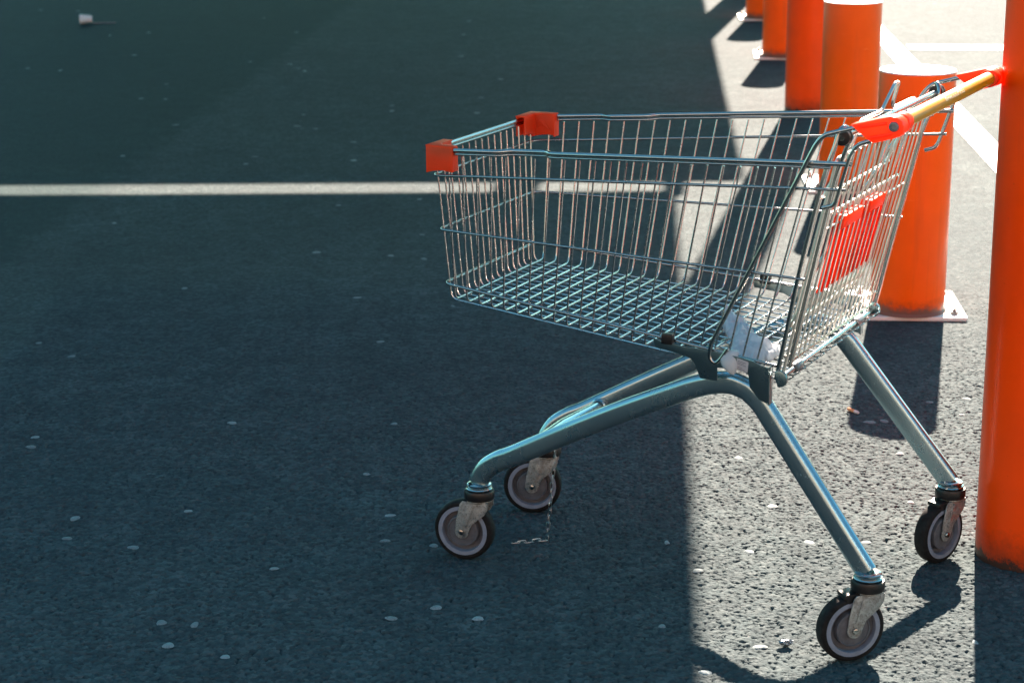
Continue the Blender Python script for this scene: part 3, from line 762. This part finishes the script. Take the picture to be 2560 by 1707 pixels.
# ------------------------------------------------------------------ crumpled plastic bag in the basket corner
from mathutils import noise
OUT = [(-.054, .071), (-.042, .063), (-.024, .045), (-.007, .020), (.010, -.008), (.033, -.014), (.052, -.045), (.070, -.083), (.097, -.117), (.126, -.107), (.139, -.140), (.139, -.172), (.133, -.215), (.123, -.229), (.096, -.232), (.076, -.228), (.062, -.199), (.048, -.150), (.031, -.111), (.010, -.085), (-.004, -.063), (-.026, -.007), (-.044, .030)]
def inside(x, y):
    r = False; n = len(OUT)
    for i in range(n):
        (a, b), (c, d) = OUT[i], OUT[(i + 1) % n]
        if (b > y) != (d > y) and x < (c - a) * (y - b) / (d - b) + a: r = not r
    return r
def edist(x, y):
    best = 9
    for i in range(len(OUT)):
        a, b = V(OUT[i]), V(OUT[(i + 1) % len(OUT)]); p = V((x, y)); d = b - a
        t = max(0, min(1, (p - a).dot(d) / d.dot(d))); best = min(best, (p - a - d * t).length)
    return best
bm = bmesh.new(); st_ = .0045; grid = {}
ix0, ix1, iy0, iy1 = -14, 33, -54, 18
for i in range(ix0, ix1):
    for j in range(iy0, iy1):
        x, y = i * st_, j * st_
        if inside(x, y):
            e = edist(x, y); n = noise.fractal(V((x * 38, y * 38, 1.3)), 1.0, 2.0, 4)
            rid = 1 - abs(noise.noise(V((x * 70, y * 45, 5))))
            h = .030 * min(1, e / .022) ** .5 * (.62 + .5 * n) + .013 * (rid ** 3 - .45)
            base = floorz(x) + .0025
            jx, jy = .0016 * noise.noise(V((x * 90, y * 90, 3))), .0016 * noise.noise(V((x * 90, y * 90, 8)))
            grid[i, j] = (bm.verts.new((x + jx, y + jy, base + max(.001, h))), bm.verts.new((x + jx, y + jy, base + .0004 + .002 * max(0, n))))
for (i, j), q in grid.items():
    ks = [(i, j), (i + 1, j), (i + 1, j + 1), (i, j + 1)]
    if all(k in grid for k in ks):
        bm.faces.new([grid[k][0] for k in ks]); bm.faces.new([grid[k][1] for k in ks[::-1]])
edges = [e for e in bm.edges if len(e.link_faces) == 1]
lookup = {}
for a, b in grid.values(): lookup[a] = b; lookup[b] = a
done = set()
for e in edges:
    a, b = e.verts; key = frozenset((a, b, lookup[a], lookup[b]))
    if key in done: continue
    done.add(key)
    try: bm.faces.new((a, b, lookup[b], lookup[a]))
    except ValueError: pass
# the loop of film pushed out through the side wires, hanging over the plate
nb = 18
ringpts = []
for k in range(9):
    t = k / 8; z = .528 - .040 * t; u = .092 - .006 * sin(t * 3) + .004 * t
    rad_u = .011 + .006 * sin(pi * min(1, t * 1.15)) - .010 * max(0, t - .8) * 3; rad_v = .006 + .005 * sin(pi * t)
    vv_ = -(sv(u, z) + .004 + .010 * sin(t * 1.6))
    ringpts.append([bm.verts.new((u + rad_u * cos(2 * pi * j / nb) + .0012 * noise.noise(V((j, k, 2))), vv_ + rad_v * sin(2 * pi * j / nb), z + .0015 * noise.noise(V((j * .7, k, 9))))) for j in range(nb)])
for k in range(8):
    for j in range(nb): bm.faces.new((ringpts[k][j], ringpts[k][(j + 1) % nb], ringpts[k + 1][(j + 1) % nb], ringpts[k + 1][j]))
bm.faces.new(ringpts[8]); bm.faces.new(ringpts[0][::-1])
bmesh.ops.recalc_face_normals(bm, faces=bm.faces)
me = bpy.data.meshes.new('plastic_bag'); bm.to_mesh(me); bm.free(); me.materials.append(M_bag)
for p in me.polygons: p.use_smooth = True
bo = bpy.data.objects.new('plastic_bag', me); COL.objects.link(bo); bo.location = CP; bo.rotation_euler = (0, 0, CA)
tag(bo, 'crumpled milky white plastic bag lying in the rear near corner of the basket', 'plastic bag')

# ------------------------------------------------------------------ litter
def butt():
    e = empty('cigarette_butt', (.8365, 4.779, .0046)); e.rotation_euler = (0, 0, math.atan2(4.763 - 4.795, .846 - .827))
    Rm = Matrix.Rotation(pi / 2, 3, 'Y')
    m = MB(); m.lathe([(.0038, -.019), (.0041, -.018), (.0041, .006)], 16, (0, 0, 0), Rm); m.build('filter', plastic('butt_filter_paper', (.72, .26, .10), .7), e)
    m = MB(); m.lathe([(.0041, .0060), (.0043, .011), (.0036, .018), (.002, .021)], 16, (0, 0, 0), Rm); m.build('paper', plastic('butt_paper', (.6, .58, .55), .8, .3, 200), e)
    tag(e, 'orange tipped cigarette butt lying at the edge of the bollard shadow', 'cigarette butt')
butt()
def foil():
    bm = bmesh.new(); bmesh.ops.create_icosphere(bm, subdivisions=3, radius=1)
    for v in bm.verts:
        p = v.co.copy(); n = noise.fractal(p * 1.7, 1, 2, 4)
        v.co = V((p.x * .011, p.y * .008, p.z * .0055)) * (1 + .45 * n)
        if p.x > .5: v.co += V((.007 * (p.x - .5), -.001, .001))
    me = bpy.data.meshes.new('foil_scrap'); bm.to_mesh(me); bm.free()
    me.materials.append(M_clip)
    o = bpy.data.objects.new('foil_scrap', me); COL.objects.link(o); o.location = (.489, 3.388, .0055)
    tag(o, 'small crumpled dark foil scrap in the sunlight left of the near rear wheel', 'litter')
foil()
def cup():
    e = empty('paper_cup', (-2.753, 13.275, .030)); e.rotation_euler = (0, 0, radians(8))
    Rm = Matrix.Rotation(pi / 2, 3, 'Y')
    m = MB(); m.lathe([(.0300, -.030), (.0312, -.0305), (.0310, -.028), (.0225, .048), (.0215, .048), (.0295, -.028), (.0292, -.030)], 32, (0, 0, 0), Rm, close=False)
    m.lathe([(.0220, .0445), (.001, .0445)], 32, (0, 0, 0), Rm, close=False)
    m.build('cup_wall', plastic('white_paper', (.74, .75, .76), .6), e)
    m = MB(); m.tube(fillet([(.05, -.01, -.026), (.10, 0, -.027), (.155, -.012, -.027), (.20, .0, -.027)], .02, 4), .004, 8); m.build('straw', plastic('pale_straw', (.20, .23, .24), .4), e)
    tag(e, 'white paper cup lying on its side far off in the shade', 'cup')
cup()
